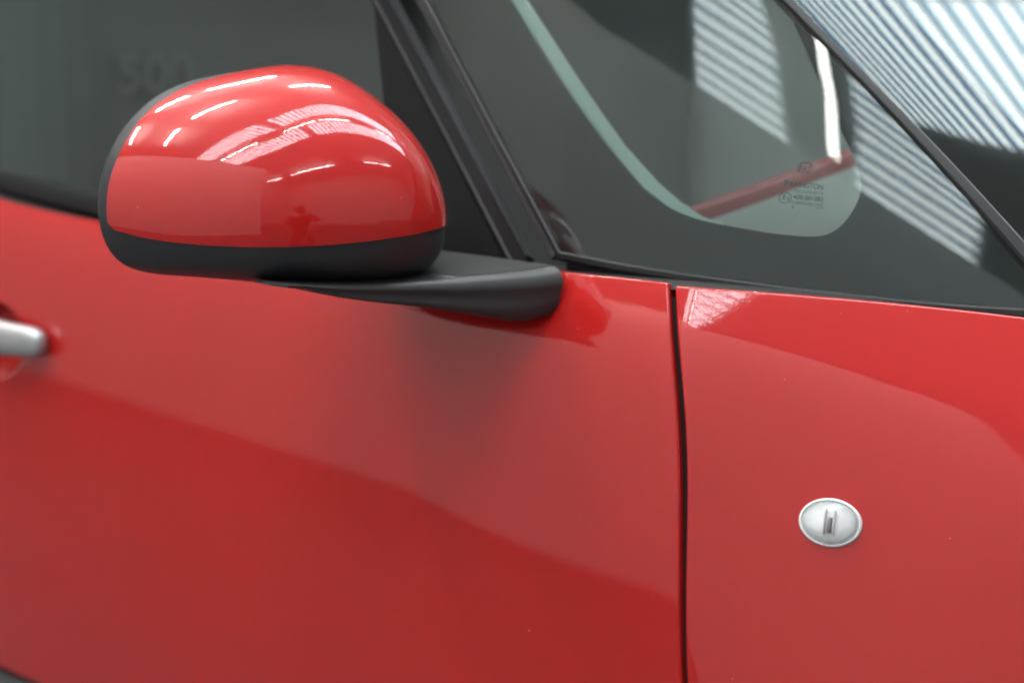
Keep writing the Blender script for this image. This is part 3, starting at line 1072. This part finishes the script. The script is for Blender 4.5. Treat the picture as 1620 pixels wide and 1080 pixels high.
def skylight(p0, p1, width, n):
    """strip of corrugated translucent sheet: ribs run across the strip"""
    p0, p1 = np.array(p0), np.array(p1)
    d = (p1 - p0); L = np.linalg.norm(d); d = d / L
    c = np.array([-d[1], d[0]])
    V, F, mi = [], [], []
    pitch = L / n
    for i in range(n):
        for k, (a, b, h0, h1) in enumerate(((0, 0.56, 0.0, 0.0), (0.56, 0.77, 0.03, 0.03), (0.77, 1.0, 0.015, 0.015))):
            s0, s1 = (i + a) * pitch, (i + b) * pitch
            q = len(V)
            for s, w_ in ((s0, -1), (s1, -1), (s1, 1), (s0, 1)):
                xy = p0 + d * s + c * w_ * width / 2
                V.append((xy[0], xy[1], HALL_Z - 0.05 + h0))
            F.append((q, q + 3, q + 2, q + 1)); mi.append(k)
    return mesh('roof_light', V, F, [M_SKYA, M_SKYB, M_SKYC], roof, smooth=False, mats=mi)
skylight((0.2, -7.0), (0.2, -1.5), 0.60, 28)
skylight((0.2, -1.2), (0.2, 7.0), 0.60, 41)
skylight((1.29, -7.0), (1.29, -0.85), 0.70, 31)
skylight((1.29, -0.5), (1.29, 7.0), 0.70, 37)
M_TUBE2 = emit('lit_tube_dimmer', (1.0, 0.97, 0.92), 80.0)
def tube(x, y, yaw, L=1.2, z=None):
    z = HALL_Z - 0.35 if z is None else z
    bm = bmesh.new()
    bmesh.ops.create_cone(bm, cap_ends=True, segments=8, radius1=0.015, radius2=0.015, depth=L)
    me = bpy.data.meshes.new('lamp_tube'); bm.to_mesh(me); bm.free()
    o = link('lamp_tube', me, M_TUBE2 if x > 0 else M_TUBE, roof)
    o.location = (x, y, z); o.rotation_euler = (math.pi / 2, 0, yaw)
for x, spans in ((-3.3, ((-3.3, -1.85), (-0.75, 0.4), (0.8, 1.95))),
                 (-1.65, ((-3.5, -2.2), (-1.45, -0.25), (1.0, 2.6))),
                 (0.75, ((-6.6, -4.9), (-4.4, -2.45), (-1.4, 0.0), (0.15, 1.55), (3.0, 4.4))),
                 (4.15, ((-6.6, -5.3), (-4.3, -1.15), (1.0, 2.2), (2.5, 3.7)))):
    for y0, y1 in spans:
        tube(x, (y0 + y1) / 2, 0, y1 - y0)

# ------------------------------------------------------------------ the photographer, whom the mirror cap reflects
FD = np.array([-math.sin(YAW), math.cos(YAW), 0.0])
def pp3(r, f, z):
    """r to the right of the line of sight, f forward of the lens, z above the floor"""
    q = CAM + RT * r + FD * f
    return Vector((q[0], q[1], z))
person = empty('person', pp3(0.05, -0.45, 0.0))
tag(person, 'photographer in dark clothes kneeling with raised camera, mirrored in the red mirror cap', 'person')
joints = {'pelvis': ((0.03, -0.56, 0.46), 0.135), 'waist': ((0.03, -0.50, 0.62), 0.125), 'chest': ((0.02, -0.40, 0.85), 0.145), 'upper': ((0.01, -0.33, 0.98), 0.115),
          'neck': ((0.0, -0.27, 1.055), 0.055), 'chin': ((0.0, -0.245, 1.11), 0.062), 'face': ((0.0, -0.235, 1.165), 0.083), 'skull': ((0.0, -0.255, 1.215), 0.088), 'crown': ((0.0, -0.262, 1.26), 0.055),
          'sh_r': ((0.17, -0.34, 0.985), 0.070), 'el_r': ((0.33, -0.22, 0.93), 0.050), 'wr_r': ((0.115, -0.10, 1.11), 0.031), 'pm_r': ((0.082, -0.085, 1.14), 0.034),
          'sh_l': ((-0.17, -0.34, 0.985), 0.070), 'el_l': ((-0.20, -0.20, 0.80), 0.050), 'wr_l': ((-0.085, -0.075, 1.04), 0.031), 'pm_l': ((-0.045, -0.055, 1.085), 0.034),
          'hip_r': ((0.12, -0.55, 0.45), 0.105), 'kn_r': ((0.20, -0.16, 0.52), 0.072), 'an_r': ((0.19, -0.22, 0.09), 0.045), 'to_r': ((0.21, -0.04, 0.035), 0.038),
          'hip_l': ((-0.07, -0.55, 0.43), 0.105), 'kn_l': ((-0.12, -0.36, 0.075), 0.072), 'an_l': ((-0.11, -0.76, 0.08), 0.045), 'to_l': ((-0.11, -0.86, 0.04), 0.036)}
bones = [('pelvis', 'waist'), ('waist', 'chest'), ('chest', 'upper'), ('upper', 'neck'), ('neck', 'chin'), ('chin', 'face'), ('face', 'skull'), ('skull', 'crown'),
         ('upper', 'sh_r'), ('sh_r', 'el_r'), ('el_r', 'wr_r'), ('wr_r', 'pm_r'), ('upper', 'sh_l'), ('sh_l', 'el_l'), ('el_l', 'wr_l'), ('wr_l', 'pm_l'),
         ('pelvis', 'hip_r'), ('hip_r', 'kn_r'), ('kn_r', 'an_r'), ('an_r', 'to_r'), ('pelvis', 'hip_l'), ('hip_l', 'kn_l'), ('kn_l', 'an_l'), ('an_l', 'to_l')]
for sd, (bx_, bf, bz), dr in (('r', (0.082, -0.085, 1.14), -1), ('l', (-0.045, -0.055, 1.085), 1)):
    for i in range(5):
        if i < 4:
            a_ = (bx_ + dr * 0.012, bf + 0.030, bz + 0.028 - 0.019 * i)
            b_ = (bx_ + dr * (0.036 + 0.003 * (i % 2)), bf + 0.040, bz + 0.026 - 0.019 * i)
        else:
            a_ = (bx_ + dr * 0.018, bf - 0.022, bz + 0.022)
            b_ = (bx_ + dr * 0.040, bf - 0.030, bz + 0.030)
        joints['f%s%da' % (sd, i)] = (a_, 0.0095)
        joints['f%s%db' % (sd, i)] = (b_, 0.0080)
        bones += [('pm_' + sd, 'f%s%da' % (sd, i)), ('f%s%da' % (sd, i), 'f%s%db' % (sd, i))]
names = list(joints)
me = bpy.data.meshes.new('body')
me.from_pydata([pp3(*joints[n][0]) for n in names], [(names.index(a), names.index(b)) for a, b in bones], [])
bo = bpy.data.objects.new('body', me)
COL.objects.link(bo)
md = bo.modifiers.new('skin', 'SKIN')
for i, n in enumerate(names):
    sv = me.skin_vertices[0].data[i]
    sv.radius = (joints[n][1], joints[n][1])
    sv.use_root = n == 'pelvis'
bo.modifiers.new('sub', 'SUBSURF').levels = 2
dg = bpy.context.evaluated_depsgraph_get()
m2 = bpy.data.meshes.new_from_object(bo.evaluated_get(dg))
bpy.data.objects.remove(bo)
M_JACKET = plastic('dark_navy_jacket_cloth', (0.020, 0.021, 0.026), 0.9, 200, 0.4, 0.001)
M_JEANS = plastic('dark_denim', (0.022, 0.026, 0.038), 0.9, 300, 0.4, 0.001)
M_SKIN = plastic('skin', (0.45, 0.26, 0.19), 0.55, 300, 0.1)
M_SHOE = plastic('black_shoe', (0.02, 0.02, 0.02), 0.6)
M_HAIR = plastic('dark_hair', (0.02, 0.014, 0.010), 0.6, 500, 0.6, 0.002)
m2.name = 'body'
body_o = link('body', m2, [M_JACKET, M_JEANS, M_SKIN, M_SHOE], None)
inv = CAM
for p in m2.polygons:
    c = np.array(p.center) - CAM
    r, f, z = c @ RT, c @ FD, p.center[2]
    hand = (abs(r - 0.082) < 0.06 and f > -0.115 and abs(z - 1.14) < 0.06) or (abs(r + 0.045) < 0.055 and f > -0.09 and abs(z - 1.085) < 0.06)
    p.material_index = 2 if (z > 1.075 and f < -0.14 and abs(r) < 0.12) or hand else 3 if z < 0.075 and f > -0.3 or (z < 0.13 and f < -0.72) else 1 if z < 0.56 else 0
    p.use_smooth = True
body_o.parent = person
body_o.matrix_parent_inverse = Matrix.Translation(-person.location)
def blob(name, c, r3, mat, parent, seg=16):
    bm = bmesh.new()
    bmesh.ops.create_uvsphere(bm, u_segments=seg, v_segments=10, radius=1.0)
    o_ = pp3(*c)
    for v_ in bm.verts:
        w_ = v_.co
        v_.co = o_ + Vector(RT) * (w_.x * r3[0]) + Vector(FD) * (w_.y * r3[1]) + Vector((0, 0, w_.z * r3[2]))
    for f_ in bm.faces:
        f_.smooth = True
    m_ = bpy.data.meshes.new(name); bm.to_mesh(m_); bm.free()
    o_ = link(name, m_, mat, parent)
    o_.matrix_parent_inverse = Matrix.Translation(-person.location)
    return o_
blob('hair', (0.0, -0.275, 1.225), (0.092, 0.088, 0.085), M_HAIR, person)
for sgn in (-1, 1):
    blob('ear', (0.085 * sgn, -0.25, 1.165), (0.012, 0.022, 0.034), M_SKIN, person)
    blob('eye', (0.032 * sgn, -0.160, 1.178), (0.012, 0.010, 0.010), M_WHITE, person)
blob('nose', (0.0, -0.150, 1.15), (0.014, 0.020, 0.026), M_SKIN, person)
blob('mouth', (0.0, -0.172, 1.108), (0.026, 0.008, 0.008), plastic('lip', (0.35, 0.13, 0.11), 0.5, strength=0), person)

# the camera in the photographer's hands: the picture is taken just ahead of its lens
held = empty('held_camera', pp3(0, -0.08, 1.17))
tag(held, 'black camera held up to the face of the crouching photographer in the mirror cap', 'camera')
M_CAMB = plastic('black_camera_body', (0.02, 0.02, 0.02), 0.5, 600, 0.3)
def cam_box(name, c, h, parent, bev=0.006):
    bm = bmesh.new()
    bmesh.ops.create_cube(bm, size=1.0)
    for v_ in bm.verts:
        v_.co = pp3(c[0] + v_.co.x * h[0], c[1] + v_.co.y * h[1], c[2] + v_.co.z * h[2])
    bmesh.ops.bevel(bm, geom=bm.edges[:], offset=bev, segments=2, profile=0.5, affect='EDGES')
    m_ = bpy.data.meshes.new(name); bm.to_mesh(m_); bm.free()
    o_ = link(name, m_, M_CAMB, parent)
    o_.matrix_parent_inverse = Matrix.Translation(-held.location)
    return o_
cam_box('camera_body', (0.0, -0.115, 1.165), (0.135, 0.055, 0.09), held)
cam_box('grip', (0.062, -0.095, 1.160), (0.03, 0.05, 0.08), held)
cam_box('viewfinder_hump', (0.0, -0.115, 1.222), (0.055, 0.055, 0.03), held, 0.008)
V, F = [], []
prof = [(0.030, -0.088), (0.036, -0.085), (0.036, -0.050), (0.039, -0.048), (0.039, -0.020), (0.036, -0.018), (0.031, -0.018), (0.029, -0.024)]
for rr_, f_ in prof:
    for a_ in np.linspace(0, 2 * np.pi, 32, endpoint=False):
        V.append(pp3(rr_ * math.cos(a_), f_, 1.17 + rr_ * math.sin(a_)))
for i in range(len(prof) - 1):
    for j in range(32):
        F.append((i * 32 + j, i * 32 + (j + 1) % 32, (i + 1) * 32 + (j + 1) % 32, (i + 1) * 32 + j))
o_ = mesh('lens_barrel', V, F, M_CAMB, held, sharp=40)
o_.matrix_parent_inverse = Matrix.Translation(-held.location)
V = [pp3(0.0295 * math.cos(a_), -0.025, 1.17 + 0.0295 * math.sin(a_)) for a_ in np.linspace(0, 2 * np.pi, 32, endpoint=False)]
g_ = mesh('front_glass', V, [tuple(range(32))], plastic('coated_lens_glass', (0.01, 0.01, 0.02), 0.05, strength=0), held, smooth=False)
g_.matrix_parent_inverse = Matrix.Translation(-held.location)
